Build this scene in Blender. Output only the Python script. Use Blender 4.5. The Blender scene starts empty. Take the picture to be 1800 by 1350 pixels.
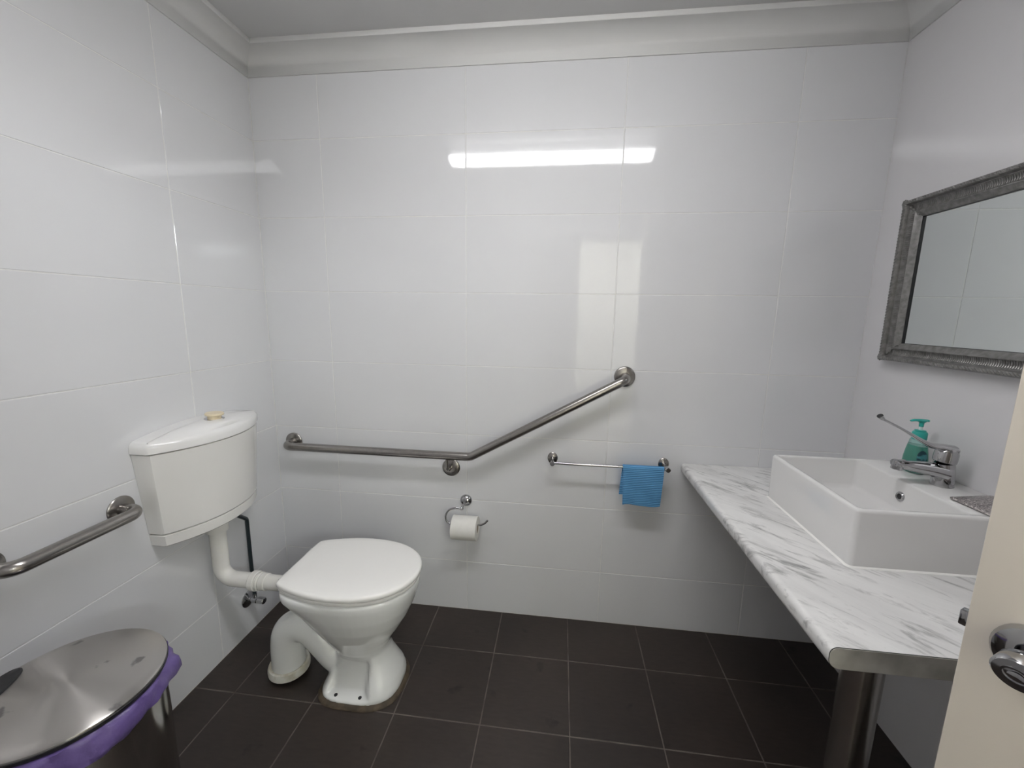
import bpy, bmesh, math, random
from mathutils import Vector, Matrix

random.seed(7)
S = bpy.context.scene
COL = S.collection
PI = math.pi

# ------------------------------------------------------------------ camera
CAM_LOC = Vector((1.2889, -1.6941, 1.3655))
PITCH, YAW, ROLL, F_PX = -0.1662, -0.116, 0.0153, 721.15
fw = Vector((math.sin(YAW) * math.cos(PITCH), math.cos(YAW) * math.cos(PITCH), math.sin(PITCH)))
rt = Vector((math.cos(YAW), -math.sin(YAW), 0))
up = rt.cross(fw)
rt2 = rt * math.cos(ROLL) + up * math.sin(ROLL)
up2 = up * math.cos(ROLL) - rt * math.sin(ROLL)
cd = bpy.data.cameras.new('camera')
cam = bpy.data.objects.new('camera', cd)
COL.objects.link(cam)
M = Matrix((rt2, up2, -fw)).transposed().to_4x4()
M.translation = CAM_LOC
cam.matrix_world = M
cd.sensor_width = 36.0
cd.lens = F_PX / 1800 * 36
cd.clip_start = 0.02
S.camera = cam

# ------------------------------------------------------------------ world, exposure
w = bpy.data.worlds.new('world')
S.world = w
w.use_nodes = True
w.node_tree.nodes['Background'].inputs[0].default_value = (0.8, 0.9, 1.0, 1)
w.node_tree.nodes['Background'].inputs[1].default_value = 0.3
S.view_settings.view_transform = 'Standard'
S.view_settings.look = 'None'
S.view_settings.gamma = 1
S.view_settings.use_curve_mapping = False
S.view_settings.exposure = 0.0
LAMP_STRENGTH = 21.0
WINDOW_STRENGTH = 60.0
CORRIDOR_FILL = 52.0

# ------------------------------------------------------------------ materials
def mat(name, col, rough=0.5, metal=0.0, spec=0.5, noise=None, bump=None, coat=0.0, **kw):
    m = bpy.data.materials.new(name)
    m.use_nodes = True
    nt = m.node_tree
    b = nt.nodes['Principled BSDF']
    b.inputs['Base Color'].default_value = (*col, 1)
    b.inputs['Roughness'].default_value = rough
    b.inputs['Metallic'].default_value = metal
    b.inputs['Specular IOR Level'].default_value = spec
    b.inputs['Coat Weight'].default_value = coat
    for k, v in kw.items():
        b.inputs[k.replace('_', ' ')].default_value = v
    tc = nt.nodes.new('ShaderNodeTexCoord')
    if noise:                      # (scale, amount, second colour)
        n = nt.nodes.new('ShaderNodeTexNoise')
        n.inputs['Scale'].default_value = noise[0]
        n.inputs['Detail'].default_value = 5
        nt.links.new(tc.outputs['Object'], n.inputs['Vector'])
        r = nt.nodes.new('ShaderNodeValToRGB')
        r.color_ramp.elements[0].position = noise[1][0]
        r.color_ramp.elements[1].position = noise[1][1]
        r.color_ramp.elements[0].color = (*noise[2], 1)
        r.color_ramp.elements[1].color = (*col, 1)
        nt.links.new(n.outputs['Fac'], r.inputs['Fac'])
        nt.links.new(r.outputs['Color'], b.inputs['Base Color'])
    if bump:                       # (scale, strength, distance)
        n2 = nt.nodes.new('ShaderNodeTexNoise')
        n2.inputs['Scale'].default_value = bump[0]
        n2.inputs['Detail'].default_value = 3
        nt.links.new(tc.outputs['Object'], n2.inputs['Vector'])
        bp = nt.nodes.new('ShaderNodeBump')
        bp.inputs['Strength'].default_value = bump[1]
        bp.inputs['Distance'].default_value = bump[2]
        nt.links.new(n2.outputs['Fac'], bp.inputs['Height'])
        nt.links.new(bp.outputs['Normal'], b.inputs['Normal'])
    return m

def emit(name, col, strength):
    m = bpy.data.materials.new(name)
    m.use_nodes = True
    b = m.node_tree.nodes['Principled BSDF']
    b.inputs['Base Color'].default_value = (.8, .8, .8, 1)
    b.inputs['Emission Color'].default_value = (*col, 1)
    b.inputs['Emission Strength'].default_value = strength
    return m

MT = {}
MT['wall_tile'] = mat('wall_tile', (.74, .745, .76), .05, spec=.65, noise=(3, (.3, .7), (.72, .725, .74)), bump=(9, .05, .004))
MT['wall_grout'] = mat('wall_grout', (.79, .79, .785), .8, noise=(30, (.3, .6), (.72, .715, .69)))
MT['wall_paint'] = mat('wall_paint', (.72, .71, .72), .12, noise=(3, (.3, .7), (.70, .69, .70)), bump=(120, .05, .001))
MT['plaster'] = mat('plaster', (.70, .70, .69), .5, noise=(4, (.3, .7), (.67, .67, .66)), bump=(60, .06, .001))
MT['ceiling'] = mat('ceiling', (.62, .62, .62), .7, noise=(5, (.3, .7), (.60, .60, .60)))
MT['floor_grout'] = mat('floor_grout', (.17, .145, .125), .85, noise=(14, (.35, .65), (.09, .075, .065)))
MT['ceramic'] = mat('ceramic', (.84, .85, .83), .05, spec=.7, noise=(4, (.3, .7), (.82, .83, .81)), coat=.3)
MT['basin'] = mat('basin', (.80, .79, .78), .07, noise=(4, (.3, .7), (.78, .775, .76)), coat=.3)
MT['seat'] = mat('seat', (.93, .92, .89), .08, noise=(4, (.3, .7), (.915, .905, .875)))
MT['cistern'] = mat('cistern', (.84, .83, .80), .16, noise=(4, (.3, .7), (.825, .815, .785)))
MT['cistern_lid'] = mat('cistern_lid', (.87, .865, .85), .10, noise=(4, (.3, .7), (.855, .85, .835)))
MT['pvc'] = mat('pvc', (.82, .81, .775), .25, noise=(15, (.35, .65), (.78, .77, .72)))
MT['collar'] = mat('collar', (.74, .73, .66), .35, noise=(25, (.4, .6), (.55, .52, .42)))
MT['button'] = mat('button', (.80, .70, .50), .3, noise=(60, (.3, .7), (.75, .64, .44)))
MT['sealant'] = mat('sealant', (.11, .082, .052), .7, noise=(28, (.35, .65), (.06, .045, .03)), bump=(70, .5, .004))
MT['dark'] = mat('dark', (.012, .012, .014), .4, noise=(50, (.3, .7), (.02, .02, .022)))
MT['hose'] = mat('hose', (.012, .022, .026), .35, noise=(200, (.3, .7), (.02, .03, .034)))
MT['chrome'] = mat('chrome', (.50, .50, .51), .07, 1, noise=(20, (.3, .7), (.45, .45, .46)))
MT['steel'] = mat('steel', (.36, .34, .32), .27, 1, noise=(60, (.3, .7), (.31, .295, .28)))
MT['post_steel'] = mat('post_steel', (.42, .40, .38), .22, 1, noise=(40, (.3, .7), (.38, .36, .34)))
MT['bin_steel'] = mat('bin_steel', (.45, .44, .43), .14, 1, noise=(40, (.3, .7), (.41, .40, .39)))
MT['liner'] = mat('liner', (.145, .10, .29), .38, noise=(40, (.3, .7), (.115, .078, .235)), bump=(45, .35, .006))
MT['paper'] = mat('paper', (.80, .79, .75), .9, noise=(60, (.3, .7), (.77, .76, .72)), bump=(300, .15, .001))
MT['card'] = mat('card', (.42, .36, .29), .9, noise=(60, (.3, .7), (.38, .32, .26)))
MT['door_paint'] = mat('door_paint', (.66, .61, .54), .35, noise=(6, (.3, .7), (.645, .595, .525)), bump=(160, .05, .001))
MT['frame_grey'] = mat('frame_grey', (.27, .265, .255), .34, .4, noise=(70, (.35, .65), (.17, .166, .16)), bump=(160, .25, .002))
MT['mirror'] = mat('mirror', (.78, .82, .81), .015, 1, noise=(2, (.3, .7), (.77, .81, .80)))
MT['band'] = mat('band', (.56, .555, .51), .35, noise=(14, (.38, .64), (.36, .355, .32)))
MT['line'] = mat('line', (.04, .04, .038), .6, noise=(40, (.3, .7), (.06, .06, .055)))
MT['soap_cap'] = mat('soap_cap', (.03, .42, .36), .35, noise=(60, (.3, .7), (.025, .38, .33)))
MT['soap_liquid'] = mat('soap_liquid', (.02, .36, .26), .06, noise=(40, (.3, .7), (.015, .32, .23)), coat=.6)
MT['bottle'] = mat('bottle', (.55, .85, .80), .04, noise=(40, (.3, .7), (.53, .84, .79)), Transmission_Weight=.9, IOR=1.3)
MT['soap_label'] = mat('soap_label', (.015, .06, .075), .3, noise=(60, (.42, .50), (.06, .24, .26)))
MT['stem'] = mat('stem', (.72, .84, .82), .3, noise=(40, (.3, .7), (.70, .82, .80)))
MT['hall_wall'] = mat('hall_wall', (.78, .80, .75), .6, noise=(3, (.3, .7), (.76, .78, .73)))
MT['hall_floor'] = mat('hall_floor', (.25, .23, .2), .6, noise=(9, (.3, .7), (.22, .20, .18)))
MT['lamp_body'] = mat('lamp_body', (.8, .8, .8), .4, noise=(9, (.3, .7), (.78, .78, .78)))
MT['lamp'] = emit('lamp', (.99, .985, 1.0), LAMP_STRENGTH)
MT['corridor_fill'] = emit('corridor_fill', (1.0, .95, .87), CORRIDOR_FILL)
MT['window_light'] = emit('window_light', (.93, .98, 1.0), WINDOW_STRENGTH)

def floor_tile_material():
    m = mat('floor_tile', (.030, .0245, .0215), .42)
    nt = m.node_tree
    b = nt.nodes['Principled BSDF']
    geo = nt.nodes.new('ShaderNodeNewGeometry')
    n1 = nt.nodes.new('ShaderNodeTexNoise'); n1.inputs['Scale'].default_value = 2.2; n1.inputs['Detail'].default_value = 6
    n2 = nt.nodes.new('ShaderNodeTexNoise'); n2.inputs['Scale'].default_value = 9; n2.inputs['Detail'].default_value = 4
    mp = nt.nodes.new('ShaderNodeMapping'); mp.inputs['Scale'].default_value = (1, 4, 1)
    n3 = nt.nodes.new('ShaderNodeTexNoise'); n3.inputs['Scale'].default_value = 25; n3.inputs['Detail'].default_value = 5
    nt.links.new(geo.outputs['Position'], n1.inputs['Vector'])
    nt.links.new(geo.outputs['Position'], n2.inputs['Vector'])
    nt.links.new(geo.outputs['Position'], mp.inputs['Vector'])
    nt.links.new(mp.outputs['Vector'], n3.inputs['Vector'])
    r1 = nt.nodes.new('ShaderNodeValToRGB')
    r1.color_ramp.elements[0].position = .3; r1.color_ramp.elements[0].color = (.026, .0195, .0165, 1)
    r1.color_ramp.elements[1].position = .7; r1.color_ramp.elements[1].color = (.044, .0325, .027, 1)
    nt.links.new(n1.outputs['Fac'], r1.inputs['Fac'])
    r2 = nt.nodes.new('ShaderNodeValToRGB')       # small damp footprints and spots
    r2.color_ramp.elements[0].position = .655; r2.color_ramp.elements[0].color = (1, 1, 1, 1)
    r2.color_ramp.elements[1].position = .72; r2.color_ramp.elements[1].color = (.45, .45, .45, 1)
    nt.links.new(n2.outputs['Fac'], r2.inputs['Fac'])
    r3 = nt.nodes.new('ShaderNodeValToRGB')
    r3.color_ramp.elements[0].position = .3; r3.color_ramp.elements[0].color = (.85, .85, .85, 1)
    r3.color_ramp.elements[1].position = .7; r3.color_ramp.elements[1].color = (1.1, 1.1, 1.1, 1)
    nt.links.new(n3.outputs['Fac'], r3.inputs['Fac'])
    mx = nt.nodes.new('ShaderNodeMix'); mx.data_type = 'RGBA'; mx.blend_type = 'MULTIPLY'; mx.inputs[0].default_value = 1
    nt.links.new(r1.outputs['Color'], mx.inputs[6]); nt.links.new(r2.outputs['Color'], mx.inputs[7])
    mx2 = nt.nodes.new('ShaderNodeMix'); mx2.data_type = 'RGBA'; mx2.blend_type = 'MULTIPLY'; mx2.inputs[0].default_value = 1
    nt.links.new(mx.outputs[2], mx2.inputs[6]); nt.links.new(r3.outputs['Color'], mx2.inputs[7])
    nt.links.new(mx2.outputs[2], b.inputs['Base Color'])
    bp = nt.nodes.new('ShaderNodeBump'); bp.inputs['Strength'].default_value = .15; bp.inputs['Distance'].default_value = .001
    nt.links.new(n3.outputs['Fac'], bp.inputs['Height']); nt.links.new(bp.outputs['Normal'], b.inputs['Normal'])
    return m
MT['floor_tile'] = floor_tile_material()

def marble_material():
    m = mat('laminate_marble', (.80, .79, .77), .22)
    nt = m.node_tree
    b = nt.nodes['Principled BSDF']
    geo = nt.nodes.new('ShaderNodeNewGeometry')
    def streak(scale, sx, sy, lo, hi, dark, seed):
        mp = nt.nodes.new('ShaderNodeMapping')
        mp.vector_type = 'TEXTURE'
        mp.inputs['Rotation'].default_value = (0, 0, math.radians(STREAK))
        mp.inputs['Scale'].default_value = (sx, sy, 1)
        mp.inputs['Location'].default_value = (seed, seed * .7, 0)
        n = nt.nodes.new('ShaderNodeTexNoise')
        n.inputs['Scale'].default_value = scale; n.inputs['Detail'].default_value = 6
        n.inputs['Roughness'].default_value = .62; n.inputs['Distortion'].default_value = .6
        nt.links.new(geo.outputs['Position'], mp.inputs['Vector'])
        nt.links.new(mp.outputs['Vector'], n.inputs['Vector'])
        r = nt.nodes.new('ShaderNodeValToRGB')
        r.color_ramp.elements[0].position = lo; r.color_ramp.elements[0].color = (dark, dark, dark, 1)
        r.color_ramp.elements[1].position = hi; r.color_ramp.elements[1].color = (1, 1, 1, 1)
        nt.links.new(n.outputs['Fac'], r.inputs['Fac'])
        return r
    STREAK = -47
    r1 = streak(19, 3.2, .7, .31, .44, .50, .3)
    r2 = streak(5, 2.2, .8, .33, .62, .80, 2.1)
    r3 = streak(42, 3.6, .9, .32, .45, .66, 5.3)
    prev = None
    for r in (r1, r2, r3):
        mx = nt.nodes.new('ShaderNodeMix'); mx.data_type = 'RGBA'; mx.blend_type = 'MULTIPLY'; mx.inputs[0].default_value = 1
        if prev is None:
            mx.inputs[6].default_value = (.83, .825, .81, 1)
        else:
            nt.links.new(prev, mx.inputs[6])
        nt.links.new(r.outputs['Color'], mx.inputs[7])
        prev = mx.outputs[2]
    nt.links.new(prev, b.inputs['Base Color'])
    return m
MT['marble'] = marble_material()

def bin_lid_material():
    m = mat('bin_lid_steel', (.50, .48, .46), .30, 1)
    nt = m.node_tree
    b = nt.nodes['Principled BSDF']
    b.inputs['Anisotropic'].default_value = .9
    b.inputs['Anisotropic Rotation'].default_value = .25
    tg = nt.nodes.new('ShaderNodeTangent'); tg.direction_type = 'RADIAL'; tg.axis = 'Z'
    nt.links.new(tg.outputs['Tangent'], b.inputs['Tangent'])
    tc = nt.nodes.new('ShaderNodeTexCoord')
    n = nt.nodes.new('ShaderNodeTexNoise'); n.inputs['Scale'].default_value = 22; n.inputs['Detail'].default_value = 3
    nt.links.new(tc.outputs['Object'], n.inputs['Vector'])
    r = nt.nodes.new('ShaderNodeValToRGB')
    r.color_ramp.elements[0].position = .66; r.color_ramp.elements[0].color = (.50, .48, .46, 1)
    r.color_ramp.elements[1].position = .72; r.color_ramp.elements[1].color = (.26, .25, .245, 1)
    nt.links.new(n.outputs['Fac'], r.inputs['Fac']); nt.links.new(r.outputs['Color'], b.inputs['Base Color'])
    return m
MT['bin_lid'] = bin_lid_material()

def cloth_material():
    m = mat('blue_cloth', (.05, .22, .50), .85)
    nt = m.node_tree
    b = nt.nodes['Principled BSDF']
    tc = nt.nodes.new('ShaderNodeTexCoord')
    wv = nt.nodes.new('ShaderNodeTexWave'); wv.bands_direction = 'Z'
    wv.inputs['Scale'].default_value = 42; wv.inputs['Distortion'].default_value = .6
    nt.links.new(tc.outputs['Object'], wv.inputs['Vector'])
    r = nt.nodes.new('ShaderNodeValToRGB')
    r.color_ramp.elements[0].color = (.055, .22, .46, 1); r.color_ramp.elements[1].color = (.15, .39, .66, 1)
    nt.links.new(wv.outputs['Fac'], r.inputs['Fac']); nt.links.new(r.outputs['Color'], b.inputs['Base Color'])
    bp = nt.nodes.new('ShaderNodeBump'); bp.inputs['Strength'].default_value = .6; bp.inputs['Distance'].default_value = .002
    nt.links.new(wv.outputs['Fac'], bp.inputs['Height']); nt.links.new(bp.outputs['Normal'], b.inputs['Normal'])
    return m
MT['cloth'] = cloth_material()

def glitter_material():
    m = mat('glitter', (.40, .37, .36), .30, .8)
    nt = m.node_tree
    b = nt.nodes['Principled BSDF']
    tc = nt.nodes.new('ShaderNodeTexCoord')
    v = nt.nodes.new('ShaderNodeTexVoronoi'); v.inputs['Scale'].default_value = 420
    nt.links.new(tc.outputs['Object'], v.inputs['Vector'])
    r = nt.nodes.new('ShaderNodeValToRGB')
    r.color_ramp.elements[0].color = (.16, .14, .14, 1); r.color_ramp.elements[1].color = (.75, .70, .68, 1)
    sp = nt.nodes.new('ShaderNodeSeparateColor')
    nt.links.new(v.outputs['Color'], sp.inputs['Color'])
    nt.links.new(sp.outputs[0], r.inputs['Fac']); nt.links.new(r.outputs['Color'], b.inputs['Base Color'])
    bp = nt.nodes.new('ShaderNodeBump'); bp.inputs['Strength'].default_value = .9; bp.inputs['Distance'].default_value = .003
    nt.links.new(sp.outputs[1], bp.inputs['Height']); nt.links.new(bp.outputs['Normal'], b.inputs['Normal'])
    return m
MT['glitter'] = glitter_material()

# ------------------------------------------------------------------ helpers
def finish(bm, angle=35):
    bmesh.ops.remove_doubles(bm, verts=bm.verts, dist=1e-6)
    bmesh.ops.recalc_face_normals(bm, faces=bm.faces)
    for f in bm.faces:
        f.smooth = True
    lim = math.radians(angle)
    for e in bm.edges:
        if len(e.link_faces) == 2 and e.calc_face_angle(0) > lim:
            e.smooth = False

def obj(name, bm, material, parent=None, angle=35, clean=True):
    if clean:
        finish(bm, angle)
    me = bpy.data.meshes.new(name)
    bm.to_mesh(me); bm.free()
    me.materials.append(MT[material] if isinstance(material, str) else material)
    o = bpy.data.objects.new(name, me)
    COL.objects.link(o)
    if parent:
        o.parent = parent
        o.matrix_parent_inverse = Matrix.Translation(-parent.location)
    return o

def tag(o, label, cat, group=None, kind=None):
    o['label'] = label
    o['category'] = cat
    if group: o['group'] = group
    if kind: o['kind'] = kind
    return o

def thing(name, label, cat, loc=(0, 0, 0), kind=None, group=None):
    o = bpy.data.objects.new(name, None)
    o.empty_display_size = .05
    o.location = loc
    COL.objects.link(o)
    return tag(o, label, cat, group, kind)

def box(bm, x0, x1, y0, y1, z0, z1, bev=0.0, seg=2):
    vs = [bm.verts.new((x, y, z)) for x in (x0, x1) for y in (y0, y1) for z in (z0, z1)]
    q = [(0, 1, 3, 2), (4, 6, 7, 5), (0, 4, 5, 1), (2, 3, 7, 6), (0, 2, 6, 4), (1, 5, 7, 3)]
    fs = [bm.faces.new([vs[i] for i in a]) for a in q]
    if bev:
        es = list({e for f in fs for e in f.edges})
        bmesh.ops.bevel(bm, geom=es, offset=bev, segments=seg, profile=.5, affect='EDGES')
    return bm

def nb(): return bmesh.new()

def fillet(pts, r, n=7):
    """Round the inner corners of a polyline."""
    pts = [Vector(p) for p in pts]
    rs = r if isinstance(r, (list, tuple)) else [r] * len(pts)
    out = [pts[0]]
    for i in range(1, len(pts) - 1):
        a, b, c = pts[i - 1], pts[i], pts[i + 1]
        u, v = (a - b).normalized(), (c - b).normalized()
        ang = u.angle(v)
        d = min(rs[i] / math.tan(ang / 2), (a - b).length * .49, (c - b).length * .49)
        rr = d * math.tan(ang / 2)
        cen = b + (u + v).normalized() * (rr / math.sin(ang / 2))
        p0, p1 = b + u * d - cen, b + v * d - cen
        for k in range(n + 1):
            t = k / n
            w = PI - ang
            out.append(cen + (p0 * math.sin((1 - t) * w) + p1 * math.sin(t * w)) / math.sin(w))
    out.append(pts[-1])
    return out

def tube(bm, pts, rad, seg=16, caps=True, ell=(1, 1), upv=None):
    pts = [Vector(p) for p in pts]
    n = len(pts)
    rad = rad if isinstance(rad, (list, tuple)) else [rad] * n
    tan = []
    for i in range(n):
        t = (pts[min(i + 1, n - 1)] - pts[max(i - 1, 0)]).normalized()
        tan.append(t)
    ref = Vector(upv) if upv else (Vector((0, 0, 1)) if abs(tan[0].z) < .9 else Vector((0, 1, 0)))
    u = (ref - tan[0] * ref.dot(tan[0])).normalized()
    rings = []
    for i in range(n):
        u = (u - tan[i] * u.dot(tan[i])).normalized()
        v = tan[i].cross(u)
        rings.append([bm.verts.new(pts[i] + (u * math.cos(2 * PI * k / seg) * ell[0] + v * math.sin(2 * PI * k / seg) * ell[1]) * rad[i]) for k in range(seg)])
    skin(bm, rings, caps, caps)
    return bm

def skin(bm, rings, cap0=True, cap1=True):
    n = len(rings[0])
    for a, b in zip(rings, rings[1:]):
        for k in range(n):
            bm.faces.new((a[k], a[(k + 1) % n], b[(k + 1) % n], b[k]))
    if cap0: bm.faces.new(list(reversed(rings[0])))
    if cap1: bm.faces.new(rings[-1])

def lathe(bm, prof, cen=(0, 0, 0), axis=(0, 0, 1), seg=32, sx=1.0, sy=1.0, closed=False):
    """prof: list of (radius, height along axis)."""
    ax = Vector(axis).normalized()
    ref = Vector((0, 0, 1)) if abs(ax.z) < .9 else Vector((1, 0, 0))
    u = (ref - ax * ref.dot(ax)).normalized()
    v = ax.cross(u)
    rings = []
    for r, h in prof:
        r = max(r, 1e-5)
        rings.append([bm.verts.new(Vector(cen) + ax * h + u * (r * sx * math.cos(2 * PI * k / seg)) + v * (r * sy * math.sin(2 * PI * k / seg))) for k in range(seg)])
    if closed:
        rings.append(rings[0])
        skin(bm, rings, False, False)
    else:
        skin(bm, rings, True, True)
    return bm

def loft(bm, secs, cap0=True, cap1=True):
    rings = [[bm.verts.new(p) for p in s] for s in secs]
    skin(bm, rings, cap0, cap1)
    return bm

def spline(P, n=6, closed=False):
    """Catmull-Rom through 2D/3D tuples."""
    P = [Vector(p) for p in P]
    out = []
    m = len(P)
    rng = range(m if closed else m - 1)
    for i in rng:
        p1, p2 = P[i], P[(i + 1) % m]
        p0 = P[i - 1] if (closed or i > 0) else p1 * 2 - p2
        p3 = P[(i + 2) % m] if (closed or i + 2 < m) else p2 * 2 - p1
        for k in range(n):
            t = k / n
            out.append(.5 * ((2 * p1) + (p2 - p0) * t + (2 * p0 - 5 * p1 + 4 * p2 - p3) * t * t + (3 * p1 - p0 - 3 * p2 + p3) * t ** 3))
    if not closed: out.append(P[-1])
    return out

def inset_ring(pts, d):
    """2D polygon (counter-clockwise) moved inward by d along vertex normals."""
    n = len(pts); out = []
    for i in range(n):
        a, b, c = pts[i - 1], pts[i], pts[(i + 1) % n]
        t = (Vector(c) - Vector(a)); t = Vector((t[0], t[1])).normalized()
        out.append((b[0] - t.y * d, b[1] + t.x * d))
    return out

# ------------------------------------------------------------------ the room shell
W = 2.416            # room width
D = 2.05             # room depth
ZC = 2.291           # underside of the cornice
ZT = 2.378           # ceiling
TW, TH, G = .602, .302, .003
ROW = [0.0] + [.2446 + TH * k for k in range(7)] + [ZC + .004]

def tile_mesh(wd, ht, th=.005, ch=.0009, name='tile'):
    """Front face towards -Y, centred, chamfered edges."""
    bm = nb()
    x, z = wd / 2, ht / 2
    r0 = [bm.verts.new(p) for p in ((-x, th, -z), (x, th, -z), (x, th, z), (-x, th, z))]
    r1 = [bm.verts.new(p) for p in ((-x, ch, -z), (x, ch, -z), (x, ch, z), (-x, ch, z))]
    r2 = [bm.verts.new(p) for p in ((-x + ch, 0, -z + ch), (x - ch, 0, -z + ch), (x - ch, 0, z - ch), (-x + ch, 0, z - ch))]
    skin(bm, [r0, r1, r2], False, True)
    bmesh.ops.recalc_face_normals(bm, faces=bm.faces)
    for f in bm.faces:
        if f.normal.y > .5: f.normal_flip()
    me = bpy.data.meshes.new(name)
    bm.to_mesh(me); bm.free()
    return me

_tm = {}
def put_tile(parent, wd, ht, loc, rotz, material, rotx=0, jitter=.0006, name='tile'):
    key = (round(wd, 4), round(ht, 4), material)
    if key not in _tm:
        _tm[key] = tile_mesh(wd, ht)
        _tm[key].materials.append(MT[material])
    o = bpy.data.objects.new(name, _tm[key])
    COL.objects.link(o)
    o.parent = parent
    o.location = loc
    j = lambda: random.uniform(-jitter, jitter)
    o.rotation_euler = (rotx + j(), 0, rotz + j())
    return o

REC = .0010          # how far the joints sit behind the tile faces
# back wall
wb = tag(obj('wall_back', box(nb(), -.1, W + .1, REC, .12, -.1, ZT + .1), 'wall_grout'),
         'glossy white tiled wall behind the grab bar and towel rail', 'wall', kind='structure')
xs = [0.0] + [.2942 + TW * k for k in range(4)] + [W]
for i in range(len(xs) - 1):
    for j in range(len(ROW) - 1):
        put_tile(wb, xs[i + 1] - xs[i] - G, ROW[j + 1] - ROW[j] - G, ((xs[i] + xs[i + 1]) / 2, 0, (ROW[j] + ROW[j + 1]) / 2), 0, 'wall_tile')
# left wall
wl = tag(obj('wall_left', box(nb(), -.12, -REC, -D - .12, .12, -.1, ZT + .1), 'wall_grout'),
         'glossy white tiled wall carrying the toilet cistern', 'wall', kind='structure')
ys = [0.0, -.407, -1.009, -1.611, -D]
for i in range(len(ys) - 1):
    for j in range(len(ROW) - 1):
        put_tile(wl, ys[i] - ys[i + 1] - G, ROW[j + 1] - ROW[j] - G, (0, (ys[i] + ys[i + 1]) / 2, (ROW[j] + ROW[j + 1]) / 2), PI / 2, 'wall_tile')
# right wall: smooth sheet
tag(obj('wall_right', box(nb(), W, W + .12, -D - .12, .12, -.1, ZT + .1), 'wall_paint'),
    'smooth pale wall above and below the basin bench', 'wall', kind='structure')
# rear wall with the doorway the photograph is taken from
DX0, DX1, DH = 1.40, 2.35, 2.04
bm = nb()
box(bm, -.1, DX0, -D - .12, -D, -.1, ZT + .1)
box(bm, DX1, W + .1, -D - .12, -D, -.1, ZT + .1)
box(bm, DX0, DX1, -D - .12, -D, DH, ZT + .1)
tag(obj('wall_rear', bm, 'wall_paint'), 'plain wall with the doorway, behind the viewer', 'wall', kind='structure')
# ceiling
tag(obj('ceiling', box(nb(), -.1, W + .1, -D - .1, .1, ZT, ZT + .1), 'ceiling'), 'flat pale grey ceiling above the cornice', 'ceiling', kind='structure')
# floor
fl = tag(obj('floor', box(nb(), -.1, W + .1, -D - .1, .1, -.12, -REC), 'floor_grout'),
         'dark brown square floor tiles with pale joints', 'floor', kind='structure')
fx = [0.0] + [.7599 + .3015 * k for k in range(-2, 6)] + [W]
fy = [0.0] + [-.2353 - .3015 * k for k in range(0, 6)] + [-D]
GF = .0038
for i in range(len(fx) - 1):
    for j in range(len(fy) - 1):
        put_tile(fl, fx[i + 1] - fx[i] - GF, fy[j] - fy[j + 1] - GF, ((fx[i] + fx[i + 1]) / 2, (fy[j] + fy[j + 1]) / 2, 0), 0, 'floor_tile', rotx=-PI / 2, jitter=.0008)

# cornices: cove profile (distance from wall, height)
CV = [(0, ZC), (.005, ZC)]
for k in range(9):
    a = k / 8 * PI / 2
    CV.append((.005 + .073 * (1 - math.cos(a)), ZC + .003 + .068 * math.sin(a)))
CV += [(.086, ZC + .071), (.088, ZC + .074), (.088, ZT), (0, ZT)]
def cornice(name, mapper, a0, a1, label):
    """mapper(d, s, z) -> point; mitred at both ends (s moves with d)."""
    bm = nb()
    r0 = [bm.verts.new(mapper(d, a0 + d, z)) for d, z in CV]
    r1 = [bm.verts.new(mapper(d, a1 - d, z)) for d, z in CV]
    skin(bm, [r0, r1])
    return tag(obj(name, bm, 'plaster', angle=50), label, 'cornice', kind='structure')
cornice('trim_1', lambda d, s, z: (s, -d, z), 0, W, 'plaster cove cornice along the top of the back wall')
cornice('trim_2', lambda d, s, z: (d, -s, z), 0, D, 'plaster cove cornice above the cistern wall')
cornice('trim_3', lambda d, s, z: (W - d, -s, z), 0, D, 'plaster cove cornice above the mirror wall')
cornice('trim_4', lambda d, s, z: (s, -D + d, z), 0, W, 'plaster cove cornice over the doorway wall')

# corridor outside the doorway
tag(obj('floor_corridor', box(nb(), -1.0, 5.0, -3.5, -D - .12, -.12, 0), 'hall_floor'), 'plain corridor floor outside the doorway', 'floor', kind='structure')
tag(obj('ceiling_corridor', box(nb(), -1.0, 5.0, -3.5, -D - .12, 2.5, 2.6), 'ceiling'), 'corridor ceiling outside the doorway', 'ceiling', kind='structure')
bm = nb()
HY = -3.4
wins = [(2.85, 3.70)]
WZ0, WZ1 = 2.06, 2.34
box(bm, -1.0, 5.0, HY - .1, HY, -.1, WZ0)
box(bm, -1.0, 5.0, HY - .1, HY, WZ1, 2.6)
for a, b in ((-1.0, 2.85), (3.70, 5.0)):
    box(bm, a, b, HY - .1, HY, WZ0, WZ1)
tag(obj('wall_corridor', bm, 'hall_wall'), 'pale corridor wall with high windows outside the doorway', 'wall', kind='structure')
tag(obj('wall_corridor_end', box(nb(), -1.1, -1.0, -3.5, -D - .1, -.1, 2.6), 'hall_wall'), 'end wall of the corridor towards the toilet side', 'wall', kind='structure')
tag(obj('wall_corridor_far', box(nb(), 5.0, 5.1, -3.5, -D - .1, -.1, 2.6), 'hall_wall'), 'end wall of the corridor towards the basin side', 'wall', kind='structure')
tag(obj('wall_corridor_side', box(nb(), W + .1, 5.0, -D - .12, -D - .02, -.1, 2.6), 'hall_wall'), 'corridor side wall beyond the basin wall', 'wall', kind='structure')
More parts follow.
